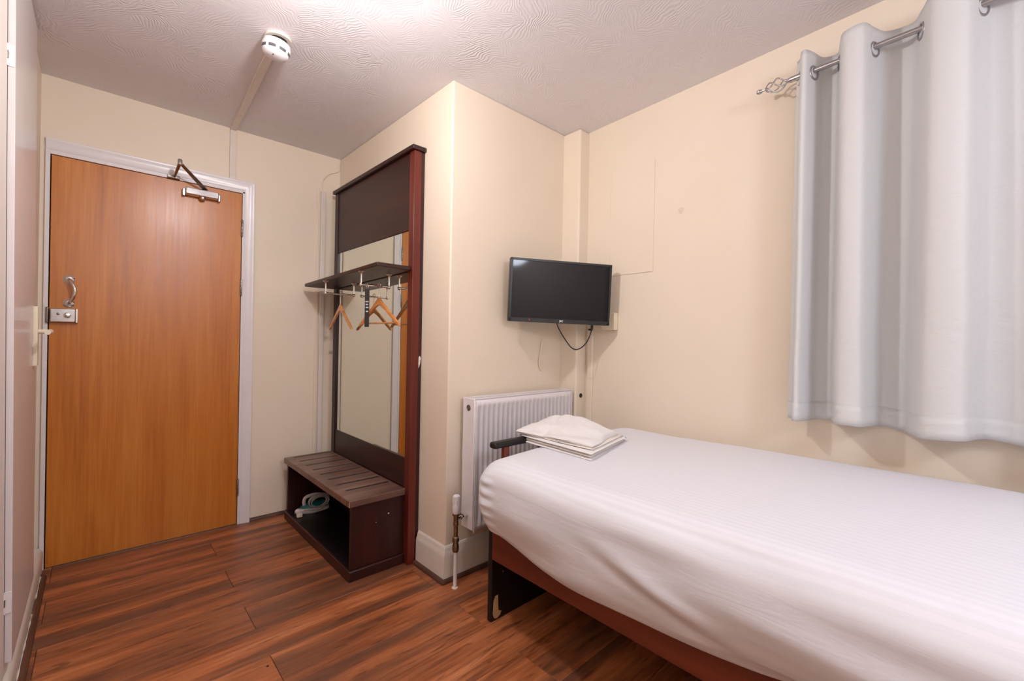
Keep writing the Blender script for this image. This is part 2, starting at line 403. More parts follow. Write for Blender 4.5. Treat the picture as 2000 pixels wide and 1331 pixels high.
for (nm, p0, p1, out) in (('baseboard_far', (.694, DY, 0), (XP, DY, 0), (0, -1, 0)), ('baseboard_right', (rwx(Y0), Y0, 0), (XR, YB, 0), (-1, WA, 0)), ('baseboard_near', (XL, Y0, 0), (rwx(Y0), Y0, 0), (0, 1, 0))):
    pr = BEAD if nm == 'baseboard_far' else SP
    b3 = nb(); extrude_profile(b3, pr, p0, p1, out); struct(nm, b3, RUBBERBEAD if nm == 'baseboard_far' else SKIRT, {'baseboard_far': 'thin brown bead at the foot of the wall right of the door', 'baseboard_right': 'skirting along the wall under the bed', 'baseboard_near': 'skirting on the wall behind the viewpoint'}[nm], 'skirting')

# window behind the curtain
wb = nb()
def rbox(bm, y0, y1, w0, w1, z0, z1): prism(bm, [(rwx(y0, w0), y0), (rwx(y1, w0), y1), (rwx(y1, w1), y1), (rwx(y0, w1), y0)], z0, z1)
for a in ((WY0, WY0 + .05, WZ0, WZ1), (WY1 - .05, WY1, WZ0, WZ1), (WY0, WY1, WZ0, WZ0 + .05), (WY0, WY1, WZ1 - .05, WZ1), (-.275, -.225, WZ0, WZ1)): rbox(wb, a[0], a[1], -.09, -.04, a[2], a[3])
win = struct('window_1', wb, WHITEGLOSS, 'white framed window behind the grey curtain', 'window')
for y0, y1 in ((WY0 + .05, -.275), (-.225, WY1 - .05)):
    g = nb(); rbox(g, y0, y1, -.068, -.062, WZ0 + .05, WZ1 - .05); obj('window_pane', g, GLASS, win)
g = nb(); rbox(g, WY0, WY1, -.05, -.001, WZ0, WZ0 + .018); obj('window_sill', g, WHITEGLOSS, win)

# ------------------------------------------------------------------ entrance door, frame
arch = [(0, 0), (.018, 0), (.0185, .008), (.015, .014), (.0145, .030), (.011, .040), (.010, .050), (.006, .056), (0, .056)]   # (out, across from the outer edge inward)
fr = nb()
def jamb(xo, sgn):   # outer edge xo, profile runs inward
    a = [(o_, u_) for o_, u_ in arch]
    if sgn > 0:          # head only: the left leg was planed down to a narrow strip
        return [fr.verts.new((-.1905, DY - o_, 2.064 - u_)) for o_, u_ in a]
    lo = [fr.verts.new((xo + sgn * u_, DY - o_, 0)) for o_, u_ in a]; hi = [fr.verts.new((xo + sgn * u_, DY - o_, 2.064 - u_)) for o_, u_ in a]
    n = len(a)
    for i in range(n): fr.faces.new((lo[i], lo[(i + 1) % n], hi[(i + 1) % n], hi[i]))
    return hi
hl = jamb(-.2060, 1); hr = jamb(.692, -1); n = len(hl)
for i in range(n): fr.faces.new((hl[i], hl[(i + 1) % n], hr[(i + 1) % n], hr[i]))
fr.faces.new(hl)
box(fr, (-.1905, DY - .014, 0), (-.174, DY, 2.010)); box(fr, (.628, DY - .012, 0), (.640, DY + .10, 2.0)); box(fr, (-.187, DY - .012, 0), (-.174, DY + .10, 2.0)); box(fr, (-.187, DY - .012, 1.990), (.640, DY + .10, 2.008))
struct('trim_3', fr, WHITEGLOSS, 'white gloss frame around the oak entrance door', 'door frame', bevel=.0012)
LY = DY - .010       # face of the leaf
lf = bx((-.170, LY, .006), (.6245, LY + .044, 1.9865))
door = struct('door_1', lf, DOORWOOD, 'oak veneered entrance door with chrome pull and overhead closer', 'door', bevel=.0015)
struct('door_stop', bx((-.175, LY + .045, 0), (.63, LY + .06, 1.995)), BLACK, parent=door)
obj('threshold_strip', bx((-.17, LY + .002, -.0005), (.625, LY + .03, .0045)), BRONZE, door)
for zc in (1.780, 1.425, .226):
    hb = nb(); lathe(hb, [(0, -.052), (.0045, -.05), (.0055, -.048), (.0055, .048), (.0045, .05), (0, .052)], (.6265, LY - .006, zc), n=12)
    box(hb, (.6215, LY - .0025, zc - .05), (.6265, LY + .02, zc + .05))
    hh = obj('hinge', hb, CHROMEH, door, smooth=True)
    for q in (-.03, -.01, .01, .03):
        kn = nb(); lathe(kn, [(.0060, -.0006), (.0060, .0006)], (.6265, LY - .006, zc + q), n=12); obj('hinge_knuckle', kn, BLACK, hh)
# pull handle
ph = nb(); hz0, hz1, hx = 1.279, 1.396, -.104
tube(ph, spline([(hx, LY - .004, hz1), (hx + .004, LY - .022, hz1 - .003), (hx + .012, LY - .040, hz1 - .020), (hx + .021, LY - .047, hz1 - .045), (hx + .022, LY - .048, (hz0 + hz1) / 2 - .004), (hx + .016, LY - .043, hz0 + .025), (hx + .006, LY - .026, hz0 + .006), (hx, LY - .004, hz0)], 5), .007, 12,
     rr=None)
pl = obj('pull_handle', ph, CHROME, door, smooth=True, angle=60)
for z in (hz0, hz1):
    r_ = nb(); lathe(r_, [(.0215, 0), (.0215, .002), (.017, .006), (.009, .009), (0, .0095)], (hx, LY, z), (0, -1, 0), 20); obj('handle_rose', r_, CHROME, pl, smooth=True)
# rim lock
lk = obj('rim_lock', bx((-.166, LY - .030, 1.186), (-.078, LY, 1.252)), STEEL, door, bevel=.004)
obj('lock_rim', bx((-.079, LY - .024, 1.184), (-.070, LY, 1.254)), CHROME, lk, bevel=.002)
t_ = nb(); lathe(t_, [(.013, 0), (.013, .004), (.009, .006), (.009, .018), (.011, .020), (.010, .025), (0, .027)], (-.107, LY - .030, 1.220), (0, -1, 0), 18); obj('lock_knob', t_, CHROME, lk, smooth=True)
t_ = nb(); lathe(t_, [(.006, 0), (.006, .004), (0, .006)], (-.138, LY - .030, 1.226), (0, -1, 0), 14); obj('lock_button', t_, BRONZE, lk, smooth=True)
obj('lock_keep', bx((-.1805, LY - .018, 1.182), (-.1705, LY + .004, 1.258)), BRONZE, door, bevel=.003)
# overhead closer
cl = obj('door_closer', bx((.345, LY - .052, 1.912), (.500, LY - .006, 1.952)), CHROME, door, bevel=.006, seg=3)
obj('closer_cover_groove', bx((.347, LY - .0535, 1.926), (.498, LY - .0515, 1.928)), BRONZE, cl)
for a, b in ((.333, .346), (.499, .511)): obj('closer_end_cap', bx((a, LY - .030, 1.905), (b, LY, 1.945)), STEEL, cl, bevel=.003)
t_ = nb(); lathe(t_, [(.015, 0), (.016, .006), (.013, .013), (.006, .017), (0, .018)], (.425, LY - .030, 1.912), (0, 0, -1), 18); obj('closer_valve_cap', t_, STEEL, cl, smooth=True)
ar = nb()
A0 = Vector((.440, LY - .030, 1.955)); A1 = Vector((.305, 2.895, 2.035)); A2 = Vector((.296, LY - .018, 1.992))
def bar(bm, p, q, w0, w1, th):
    d = (q - p).normalized(); s = d.cross(Vector((0, 0, 1))).normalized(); u = s.cross(d)
    vs_ = []
    for P_, w_ in ((p, w0), (q, w1)):
        vs_.append([bm.verts.new(P_ + s * (w_ * a) + u * (th * b)) for a, b in ((-1, -1), (1, -1), (1, 1), (-1, 1))])
    for i in range(4): bm.faces.new((vs_[0][i], vs_[0][(i + 1) % 4], vs_[1][(i + 1) % 4], vs_[1][i]))
    bm.faces.new(vs_[0][::-1]); bm.faces.new(vs_[1])
bar(ar, A0, A1, .013, .008, .004); obj('closer_arm', ar, BRONZE, cl, bevel=.002)
ar = nb(); tube(ar, [A1, (A1 + A2) / 2, A2], .006, 10, rr=[.009, .007, .0045]); obj('closer_arm', ar, BRONZE, cl, smooth=True)
t_ = nb(); lathe(t_, [(.008, -.012), (.011, -.010), (.011, .012), (.008, .018), (0, .020)], A1, n=16); obj('closer_elbow', t_, STEEL, cl, smooth=True)
t_ = nb(); box(t_, (.268, LY - .030, 1.988), (.322, LY + .0, 1.994)); box(t_, (.268, LY - .008, 1.988), (.322, LY + .002, 2.010)); obj('closer_bracket', t_, BRONZE, cl, bevel=.002)

# ------------------------------------------------------------------ cupboard door on the left wall
_c = bx((-.1995, 1.985, .150), (-.1835, 2.610, 2.352))
for v in _c.verts: v.co.x += .007 * (1.35 - v.co.z)
cupb = struct('door_2', _c, CUPB, 'glossy white full-height cupboard door on the left wall', 'door', bevel=.0012)
_p = bx((XL, 1.60, .113), (-.1995, 1.9800, H - .0005))
for v in _p.verts:
    if v.co.x > XL + .001: v.co.x += .007 * (1.35 - v.co.z)
struct('trim_4', _p, POST, 'white frame post at the left edge beside the cupboard hinges', 'frame', bevel=.001)
obj('hinge_gap_shade', bx((XL, 1.9805, .135), (-.2062, 1.998, 2.358)), BLACK, cupb); obj('backing_board', bx((XL, 1.9985, .135), (-.2065, 2.618, 2.358)), WALL, cupb)  # black strip paints the shade in the gap beside the hinges
for zc in (1.955, .330):
    hb = nb(); off_ = .007 * (1.35 - zc); box(hb, (-.1990 + off_, 1.9830, zc - .032), (-.1845 + off_, 1.9855, zc + .032)); h_ = obj('hinge', hb, WHITEGLOSS, cupb, bevel=.0008)
    for i in range(3):
        kn = nb(); lathe(kn, [(.0036, -.010), (.0036, .010)], (-.2005 + off_, 1.9800, zc - .022 + .022 * i), n=10); obj('hinge_knuckle', kn, [WHITEGLOSS, CHROMEH, WHITEGLOSS][i], h_, smooth=True)
hp = nb(); box(hp, (-.1836, 2.510, 1.004), (-.1680, 2.550, 1.238)); hpo = obj('handle_plate', hp, CREAMPL, cupb, bevel=.005, seg=3)
lv = nb(); tube(lv, [(-.174, 2.525, 1.140), (-.150, 2.525, 1.140), (-.138, 2.525, 1.140)], .009, 14); obj('handle_neck', lv, CREAMPL, hpo, smooth=True)
lv = nb(); tube(lv, spline([(-.136, 2.537, 1.140), (-.134, 2.50, 1.1405), (-.134, 2.46, 1.139), (-.137, 2.42, 1.138)], 4), .0095, 14); obj('lever', lv, CREAMPL, hpo, smooth=True)

# ------------------------------------------------------------------ trunking and smoke detector
ct = thing('cable_trunking', 'pale plastic trunking from the smoke detector down to the door frame', 'trunking', (.571, 3.07, 2.07))
def world_child(o, p):   # parent keeping world-space mesh coordinates
    o.parent = p; o.matrix_parent_inverse = Matrix.Translation(-Vector(p.location)) if p.rotation_euler.z == 0 else (Matrix.Translation(p.location) @ Matrix.Rotation(p.rotation_euler.z, 4, 'Z')).inverted()
    return o
world_child(obj('wall_trunk', bx((.558, DY - .014, 2.064), (.589, DY, H)), TRUNK, bevel=.001), ct)
t_ = nb(); d = Vector((.528, 2.13, 0)) - Vector((.572, 3.06, 0)); s_ = Vector((-d.y, d.x, 0)).normalized() * .0155; a = Vector((.573, DY - .001, 0)); b = Vector((.526, 2.058, 0))
prism(t_, [((a + s_).x, (a + s_).y), ((b + s_).x, (b + s_).y), ((b - s_).x, (b - s_).y), ((a - s_).x, (a - s_).y)], H - .014, H); world_child(obj('ceiling_trunk', t_, TRUNK, bevel=.001), ct)
sd = thing('smoke_detector', 'round white smoke detector hanging slightly loose from the ceiling', 'smoke detector', (.527, 2.005, H))
tilt = Matrix.Rotation(math.radians(9), 4, Vector((.7, .7, 0)))
t_ = nb(); lathe(t_, [(.048, 0), (.050, -.004), (.050, -.012), (0, -.012)], (0, 0, 0), n=32); obj('base', t_, TRUNK, sd, smooth=True)
t_ = nb(); lathe(t_, [(.034, -.010), (.036, -.026), (0, -.026)], (0, 0, 0), n=24); obj('dark_gap', t_, BLACK, sd, smooth=True)
t_ = nb(); lathe(t_, [(0, -.022), (.046, -.022), (.050, -.025), (.050, -.034), (.0530, -.036), (.0535, -.045), (.0515, -.050), (.0500, -.064), (.0460, -.072), (.038, -.079), (.026, -.0835), (.012, -.0855), (0, -.086)], (0, 0, 0), n=40)
body = obj('body', t_, WHITEPL, sd, smooth=True, angle=25); body.matrix_local = tilt
for k in range(8):
    a0 = 2 * PI * k / 8 + .28; t_ = nb(); rows = []
    for r, z in ((.0514, -.0515), (.0510, -.057), (.0502, -.0630)):
        rows.append([t_.verts.new((math.cos(a0 + q) * (r + .0006), math.sin(a0 + q) * (r + .0006), z)) for q in (-.27, -.14, 0, .14, .27)])
    for A, B in zip(rows, rows[1:]):
        for i in range(4): t_.faces.new((A[i], A[i + 1], B[i + 1], B[i]))
    so = t_; v_ = obj('vent', so, DARKGREY, body)
    sdm = v_.modifiers.new('s', 'SOLIDIFY'); sdm.thickness = .001
t_ = nb(); lathe(t_, [(.003, 0), (.003, .002), (0, .003)], (-.012, -.026, -.0825), (0, 0, -1), 10); obj('indicator', t_, BRONZE, body, smooth=True)
# conduit in the far corner behind the coat panel
cc = thing('corner_conduit', 'two thin painted conduits running down the wall behind the coat panel', 'conduit', (1.09, DY, 0))
for x0, x1, z1, dd in ((1.060, 1.078, 2.13, .010), (1.086, 1.116, 2.115, .016)):
    world_child(obj('conduit', bx((x0, DY - dd, .02), (x1, DY, z1)), WALL if x0 < 1.07 else TRUNK, bevel=.003), cc)
t_ = nb(); tube(t_, spline([(1.100, DY - .008, 2.10), (1.094, DY - .008, 2.15), (1.10, DY - .008, 2.195), (1.14, DY - .008, 2.245), (1.20, DY - .006, 2.278), (1.205, DY - .006, 2.33)], 5), .0035, 8)
world_child(obj('loose_wire', t_, WALL, smooth=True), cc)

# ------------------------------------------------------------------ coat panel with mirror
PX = 1.150; PYa, PYb = 1.972, 2.985
cp = thing('coat_rack', 'tall dark mahogany coat panel with mirror and hat shelf on the wall', 'coat rack', (1.18, 2.48, 0))
def pc(name, a, b, mat, bev=.002, par=None, **kw): return world_child(obj(name, bx(a, b), mat, bevel=bev, **kw), par or cp)
pc('back_panel', (1.192, PYa + .004, .01), (XP - .0005, PYb - .004, 2.09), MAHOG)
pc('stile', (PX, PYa, .0), (1.1915, 2.018, 2.085), MAHOGRED)
pc('stile', (PX, 2.935, .0), (1.1915, PYb, 2.085), MAHOG)
pc('top_panel', (1.155, 2.0185, 1.690), (1.1915, 2.9345, 2.085), MAHOGY)
pc('lower_panel', (1.155, 2.0185, .0), (1.1915, 2.9345, .528), MAHOGY)
pc('cornice', (1.134, PYa - .012, 2.086), (XP - .0005, PYb + .010, 2.108), MAHOGY, .004)
pc('mirror', (1.160, 2.0185, .5285), (1.166, 2.9345, 1.6895), MIRROR, .0)
# hat shelf
sh = nb()
def zs(y): return 1.456 + (2.99 - y) / 1.0 * .026
pts8 = []
for z_off in (0, .020):
    for x, y in ((.966, PYa + .014), (1.1495, PYa + .014), (1.1495, PYb + .005), (.966, PYb + .005)): pts8.append(sh.verts.new((x, y, zs(y) + z_off)))
for q in ((0, 3, 2, 1), (4, 5, 6, 7), (0, 1, 5, 4), (1, 2, 6, 5), (2, 3, 7, 6), (3, 0, 4, 7)): sh.faces.new([pts8[i] for i in q])
world_child(obj('hat_shelf', sh, MAHOGY, bevel=.003), cp)
for yc, x0, x1 in ((2.632, .955, 1.135), (2.178, .965, 1.130)):
    zr = zs(yc) - .068 - (.004 if yc > 2.5 else .0)
    x0 += .012
    rl = nb(); tube(rl, [(x0, yc, zr), (x1, yc, zr)], .0055, 12); ro = world_child(obj('hanging_rail', rl, CHROME, smooth=True), cp)
    for xx in (x0, x1):
        q = nb(); top = zs(yc) - .0005
        lathe(q, [(0, 0), (.016, 0), (.015, -.003), (.006, -.008), (.0045, -.02), (.0045, zr - top + .008), (.0085, zr - top + .006), (.0095, zr - top), (.0075, zr - top - .008), (0, zr - top - .011)], (xx, yc, top), n=14)
        qo = obj('rail_post', q, CHROME, smooth=True, angle=60); qo.parent = ro; qo.matrix_parent_inverse = Matrix.Translation(-Vector(cp.location)) @ Matrix() if False else Matrix()
# worn paint chips on the edge of the stile
ch = nb(); vv = [ch.verts.new((x, PYa - .0006, z)) for x, z in ((1.1935, 1.045), (1.1985, 1.052), (1.204, 1.046), (1.2075, 1.034), (1.2035, 1.028), (1.2035, 1.018), (1.199, 1.002), (1.194, .988), (1.1925, 1.01))]
ch.faces.new(vv); world_child(obj('paint_chip', ch, CAULK), cp)

# ------------------------------------------------------------------ luggage bench
lb = thing('luggage_bench', 'dark wooden luggage bench with slotted top and open front', 'bench', (1.015, 2.5, 0))
BX0, BX1, BY0, BY1, BZ = .868, 1.150, 2.008, 2.978, .380
def pb(name, a, b, mat, bev=.002, **kw): return world_child(obj(name, bx(a, b), mat, bevel=bev, **kw), lb)
tp = nb(); slots = [2.161 + .1133 * i for i in range(8)]; sw = .0105; sx0, sx1 = .908, 1.142
ys = [BY0 - .006]
for s in slots: ys += [s - sw, s + sw]
ys.append(BY1 + .006)
zt0, zt1 = .348, BZ
grid_x = [BX0 - .008, sx0, sx1, BX1]
vt = {}
def V(i, j, k):
    if (i, j, k) not in vt: vt[(i, j, k)] = tp.verts.new((grid_x[i], ys[j], (zt0, zt1)[k]))
    return vt[(i, j, k)]
for i in range(3):
    for j in range(len(ys) - 1):
        solid = not (i == 1 and j % 2 == 1)
        if solid:
            tp.faces.new((V(i, j, 1), V(i + 1, j, 1), V(i + 1, j + 1, 1), V(i, j + 1, 1))); tp.faces.new((V(i, j, 0), V(i, j + 1, 0), V(i + 1, j + 1, 0), V(i + 1, j, 0)))
        else:
            for (a, b) in (((i, j), (i + 1, j)), ((i + 1, j), (i + 1, j + 1)), ((i + 1, j + 1), (i, j + 1)), ((i, j + 1), (i, j))):
                tp.faces.new((V(*a, 0), V(*b, 0), V(*b, 1), V(*a, 1)))
for j in range(len(ys) - 1):
    tp.faces.new((V(0, j, 0), V(0, j + 1, 0), V(0, j + 1, 1), V(0, j, 1))); tp.faces.new((V(3, j, 0), V(3, j, 1), V(3, j + 1, 1), V(3, j + 1, 0)))
L = len(ys) - 1
for i in range(3):
    tp.faces.new((V(i, 0, 0), V(i + 1, 0, 0), V(i + 1, 0, 1), V(i, 0, 1))); tp.faces.new((V(i, L, 0), V(i, L, 1), V(i + 1, L, 1), V(i + 1, L, 0)))
world_child(obj('slotted_top', tp, UMBER, bevel=.0025), lb)
for y in slots:
    world_child(obj('groove', bx((sx0 + .0002, y - sw + .0002, zt0 + .004), (sx1 - .0002, y + sw - .0002, BZ - .002)), BEDBLACK), lb)
pb('side_panel', (BX0 + .008, BY0 + .006, .05), (BX1, BY0 + .026, .3475), MAHOG)
pb('side_panel', (BX0 + .008, BY1 - .026, .05), (BX1, BY1 - .006, .3475), MAHOG)
pb('back_panel', (BX1 - .012, BY0 + .0265, .05), (BX1, BY1 - .0265, .3475), BEDBLACK)
pb('bottom_panel', (BX0 + .008, BY0 + .0265, .034), (BX1 - .0125, BY1 - .0265, .050), BEDBLACK)
pl_ = nb(); prism(pl_, [(BX0 - .003, BY0 - .006), (BX1, BY0 - .006), (BX1, BY0 + .012), (BX0 + .015, BY0 + .012), (BX0 + .015, BY1 - .012), (BX1, BY1 - .012), (BX1, BY1 + .006), (BX0 - .003, BY1 + .006)], 0, .050)
world_child(obj('plinth', pl_, MAHOGY, bevel=.006, seg=3), lb)
for y, z, r in ((2.0135, .272, .0035), (2.0135, .245, .0018)):
    t_ = nb(); lathe(t_, [(r, 0), (r * .8, .0006)], (1.065 if z > .26 else 1.0, y, z), (0, -1, 0), 10); world_child(obj('paint_chip', t_, CAULK), lb)
# worn light edge on the front corner of the top
t_ = nb(); tube(t_, [(BX0 - .0075, BY0 - .0055, .352), (BX0 - .0078, BY0 - .0058, .376)], .0016, 6); world_child(obj('worn_edge', t_, CHIPBOARD), lb)

# ------------------------------------------------------------------ coat hangers
def hanger(name_label, P, ang, drop, half, bar_, swing=0.0):
    t = thing('coat_hanger', name_label, 'coat hanger', P, ang, 'wooden hangers under the hat shelf')
    # local: hanger lies in local X-Z plane, hook over the rail at the origin
    r = .0135
    hk = nb(); pts = [(r * math.cos(a), 0, r * math.sin(a) - .0075) for a in [math.radians(q) for q in range(200, -91, -20)]] + [(0, 0, -.045), (0, 0, -.078)]
    pts = [(x, y, z) for x, y, z in pts]
    tube(hk, pts, .0018, 8); obj('hook', hk, CHROME, t, smooth=True, angle=60)
    # shaped wooden arms: closed outline extruded and bevelled
    N_ = 16; up_, lo_ = [], []
    for i in range(-N_, N_ + 1):
        u = i / N_; x = half * u; zt = -.078 - drop * (abs(u) ** 1.15) - .006 * math.sin(PI * min(1, abs(u))) ; wd = .026 - .008 * abs(u) + (.008 * math.exp(-((u) / .16) ** 2))
        up_.append((x, zt + (.006 * math.exp(-(u / .1) ** 2)))); lo_.append((x, zt - wd + (.0 if abs(u) < .97 else .006)))
    wb_ = nb(); ring = up_ + lo_[::-1]; th = .006; bow = lambda x: .0
    f_ = [wb_.verts.new((x, -th, z)) for x, z in ring]; b_ = [wb_.verts.new((x, th, z)) for x, z in ring]
    M2 = len(up_)
    for i in range(M2 - 1):
        wb_.faces.new((f_[i], f_[i + 1], f_[2 * M2 - 2 - i], f_[2 * M2 - 1 - i])); wb_.faces.new((b_[i + 1], b_[i], b_[2 * M2 - 1 - i], b_[2 * M2 - 2 - i]))
    for i in range(2 * M2): wb_.faces.new((f_[i], b_[i], b_[(i + 1) % (2 * M2)], f_[(i + 1) % (2 * M2)]))
    obj('wooden_arms', wb_, HANGER, t, bevel=.003, seg=3)
    if bar_:
        rb = nb(); tube(rb, [(-half * .90, 0, -.078 - drop * .96), (half * .90, 0, -.078 - drop * .96)], .0045, 10); obj('trouser_bar', rb, HANGER, t, smooth=True)
    return t
hanger('wooden coat hanger without a trouser bar on the farther rail', (1.055, 2.632, zs(2.632) - .068 - .004 + .0145), math.radians(-94.5), .135, .205, False)
hanger('wooden coat hanger with a trouser bar on the nearer rail', (1.075, 2.178, zs(2.178) - .068 + .0145), math.radians(-87), .135, .205, True)
st = thing('hanging_strap', 'short black printed strap hanging from the nearer rail', 'strap', (1.010, 2.178, zs(2.178) - .068))
t_ = nb(); tube(t_, [(0, .012 * math.cos(a), .0 - .007 + .0155 * math.sin(a)) for a in [2 * PI * k / 16 for k in range(16)]], .0020, 8, closed=True); obj('ring', t_, CHROME, st, smooth=True)
t_ = nb(); box(t_, (-.0015, -.0115, -.215), (.0015, .0115, -.020)); so = obj('band', t_, BLACKPL, st, bevel=.0008)
so.rotation_euler.z = math.radians(47)
for k, z in enumerate((-.085, -.100, -.115, -.135)):
    t_ = nb(); box(t_, (-.0022, -.008 + .002 * (k % 2), z - .003), (-.0016, .008 - .001 * k, z + .003)); obj('print_mark', t_, PRINT, so)

# ------------------------------------------------------------------ iron inside the bench
ir = thing('steam_iron', 'white and teal steam iron with wound cord inside the bench', 'iron', (1.005, 2.865, .0508), math.radians(-8))
def outline(s, n=28):
    pts = []
    for k in range(n):
        a = 2 * PI * k / n; x = math.cos(a); y = math.sin(a)
        pts.append((-.112 * s * x if x > 0 else -.095 * s * x, .052 * s * y * (1 - .45 * max(0, x) ** 2)))
    return pts
t_ = nb(); prism(t_, outline(1.0), 0, .006); obj('soleplate', t_, STEEL, ir, bevel=.001)
def loft(bm, layers):
    rings = [[bm.verts.new((x + dx, y, z)) for x, y in outline(s)] for s, z, dx in layers]
    n = len(rings[0])
    for A, B in zip(rings, rings[1:]):
        for k in range(n): bm.faces.new((A[k], A[(k + 1) % n], B[(k + 1) % n], B[k]))
    bm.faces.new(rings[0][::-1]); bm.faces.new(rings[-1])
t_ = nb(); loft(t_, [(.97, .0065, 0), (.98, .016, 0), (.94, .024, 0), (.86, .028, .004)]); obj('body', t_, WHITEPL, ir, smooth=True, angle=50)
t_ = nb(); loft(t_, [(.80, .0285, .004), (.72, .042, .010), (.50, .054, .022), (.30, .058, .03)]); obj('water_tank', t_, TEAL, ir, smooth=True, angle=50)
t_ = nb(); tube(t_, spline([(-.055, 0, .040), (-.058, 0, .070), (-.045, 0, .092), (0, 0, .100), (.045, 0, .094), (.078, 0, .080), (.080, 0, .05), (.075, 0, .030)], 5), .0105, 12); obj('handle', t_, WHITEPL, ir, smooth=True, angle=60)
cd = nb(); cp_ = []
for k in range(150):
    a = 2 * PI * k / 30; rr_ = .048 + .008 * math.sin(a * .37 + 1); ph_ = .25 * math.sin(a * .21)
    cp_.append((rr_ * math.cos(a) * 1.1 + .018, -.046 + .006 * math.sin(a * .6) + .010 * math.cos(a) , .068 + rr_ * .80 * math.sin(a) * .9 + .004 * math.sin(a * .5)))
cp_ += [(.05 - .02 * j, -.062, .02 + .002 * j) for j in range(1, 7)]
tube(cd, [Vector(p) for p in cp_], .0032, 7); obj('cord', cd, CORDG, ir, smooth=True, angle=60)
t_ = nb(); box(t_, (-.110, -.078, .0), (-.078, -.050, .022)); obj('plug', t_, CREAMPL, ir, bevel=.004)

# ------------------------------------------------------------------ radiator
RX0, RX1, RY0, RY1, RZ0, RZ1 = 1.283, 1.990, 1.622, 1.704, .240, .864
ra = thing('radiator', 'white ribbed panel radiator behind the foot of the bed', 'radiator', (1.64, 1.66, RZ0))
def front_panel(y_out, sgn):
    bm = nb(); xs = []; 
    n = 22; x0 = RX0 + .018; x1 = RX1 - .018; pw = (x1 - x0) / n
    prof = [(RX0 + .004, 0.0), (x0, 0.0)]
    for k in range(n):
        a = x0 + k * pw
        prof += [(a + .05 * pw, 0), (a + .22 * pw, .006), (a + .42 * pw, .0075), (a + .58 * pw, .0075), (a + .78 * pw, .006), (a + .95 * pw, 0)]
    prof += [(x1, 0), (RX1 - .004, 0)]
    zs_ = [RZ0 + .004, RZ0 + .030, RZ0 + .048, RZ1 - .052, RZ1 - .036, RZ1 - .006]
    wt = [0, 0, 1, 1, 0, 0]
    rows = [[bm.verts.new((x, y_out + sgn * d * w_ , z)) for x, d in prof] for z, w_ in zip(zs_, wt)]
    for A, B in zip(rows, rows[1:]):
        for i in range(len(prof) - 1): bm.faces.new((A[i], A[i + 1], B[i + 1], B[i]))
    return bm
fp = world_child(obj('front_panel', front_panel(RY0, 1), RADW, smooth=True, angle=60), ra); m_ = fp.modifiers.new('s', 'SOLIDIFY'); m_.thickness = .0015
bp_ = world_child(obj('back_panel', front_panel(RY1, -1), RADW, smooth=True, angle=60), ra)
def pr(name, a, b, mat=RADW, bev=.002): return world_child(obj(name, bx(a, b), mat, bevel=bev), ra)
pr('side_cover', (RX0 - .003, RY0 - .002, RZ0 + .012), (RX0 + .004, RY1 + .002, RZ1), bev=.0025); pr('side_cover', (RX1 - .004, RY0 - .002, RZ0 + .012), (RX1 + .003, RY1 + .002, RZ1), bev=.0025)
pr('seam_rib', (RX0 + .0045, RY0 - .003, RZ0), (RX0 + .012, RY0 + .004, RZ1 - .008), bev=.0025)
gr = nb(); box(gr, (RX0 + .004, RY0 - .002, RZ1 - .004), (RX1 - .004, RY0 + .010, RZ1)); box(gr, (RX0 + .004, RY1 - .010, RZ1 - .004), (RX1 - .004, RY1 + .002, RZ1))
for k in range(58): x = RX0 + .012 + k * .0119; box(gr, (x, RY0 + .010, RZ1 - .004), (x + .005, RY1 - .010, RZ1 - .001))
world_child(obj('top_grille', gr, RADW), ra)
cv = nb()
for k in range(30): x = RX0 + .02 + k * .0227; box(cv, (x, RY0 + .012, RZ0 + .04), (x + .0015, RY1 - .012, RZ1 - .03))
world_child(obj('convector_fins', cv, RADW), ra)
t_ = nb(); lathe(t_, [(.0145, 0), (.0145, .002), (.011, .003), (.010, .0015), (.004, .0015), (0, .003)], (RX0 - .003, 1.662, RZ1 - .045), (-1, 0, 0), 20); world_child(obj('blanking_plug', t_, BRONZE, smooth=True), ra)
for x in (1.42, 1.86): pr('wall_bracket', (x, RY1 + .002, RZ0 + .08), (x + .02, YP, RZ1 - .08))
# valve
VX, VY = 1.214, 1.655
vv_ = thing('radiator_valve', 'white capped thermostatic valve on a brass and white pipe beside the radiator', 'radiator valve', (VX, VY, 0))
t_ = nb(); lathe(t_, [(0, .425), (.013, .4245), (.0165, .421), (.0172, .385), (.0175, .384), (.0185, .372), (.0190, .350), (.0175, .346), (.0165, .342), (0, .342)], (0, 0, 0), n=24); obj('valve_head', t_, WHITEPL, vv_, smooth=True, angle=40)
t_ = nb()
for k in range(16):
    a = 2 * PI * k / 16; x, y = .0172 * math.cos(a), .0172 * math.sin(a); box(t_, (x - .0012, y - .0012, .388), (x + .0012, y + .0012, .418))
obj('grip_ribs', t_, WHITEPL, vv_)
t_ = nb(); lathe(t_, [(.017, .3415), (.017, .333), (.012, .332), (.011, .300), (.013, .299), (.013, .288), (.010, .286), (.0095, .235), (.014, .232), (.0155, .226), (.0155, .212), (.011, .208), (.0145, .195), (.0155, .180), (.0145, .172), (.0125, .165), (.0, .165)], (0, 0, 0), n=18); obj('brass_body', t_, BRASS, vv_, smooth=True, angle=35)
t_ = nb(); tube(t_, [(.010, .002, .318), (.034, .004, .318), (RX0 - VX + .0, .006, .318)], .0085, 12); tube(t_, [(.030, .004, .318), (.046, .005, .318)], .0145, 6); obj('lockshield_elbow', t_, CHROME, vv_, smooth=True, angle=35)
t_ = nb(); tube(t_, [(0, 0, 0), (0, 0, .165)], .0085, 14); obj('white_pipe', t_, WHITEPL, vv_, smooth=True)
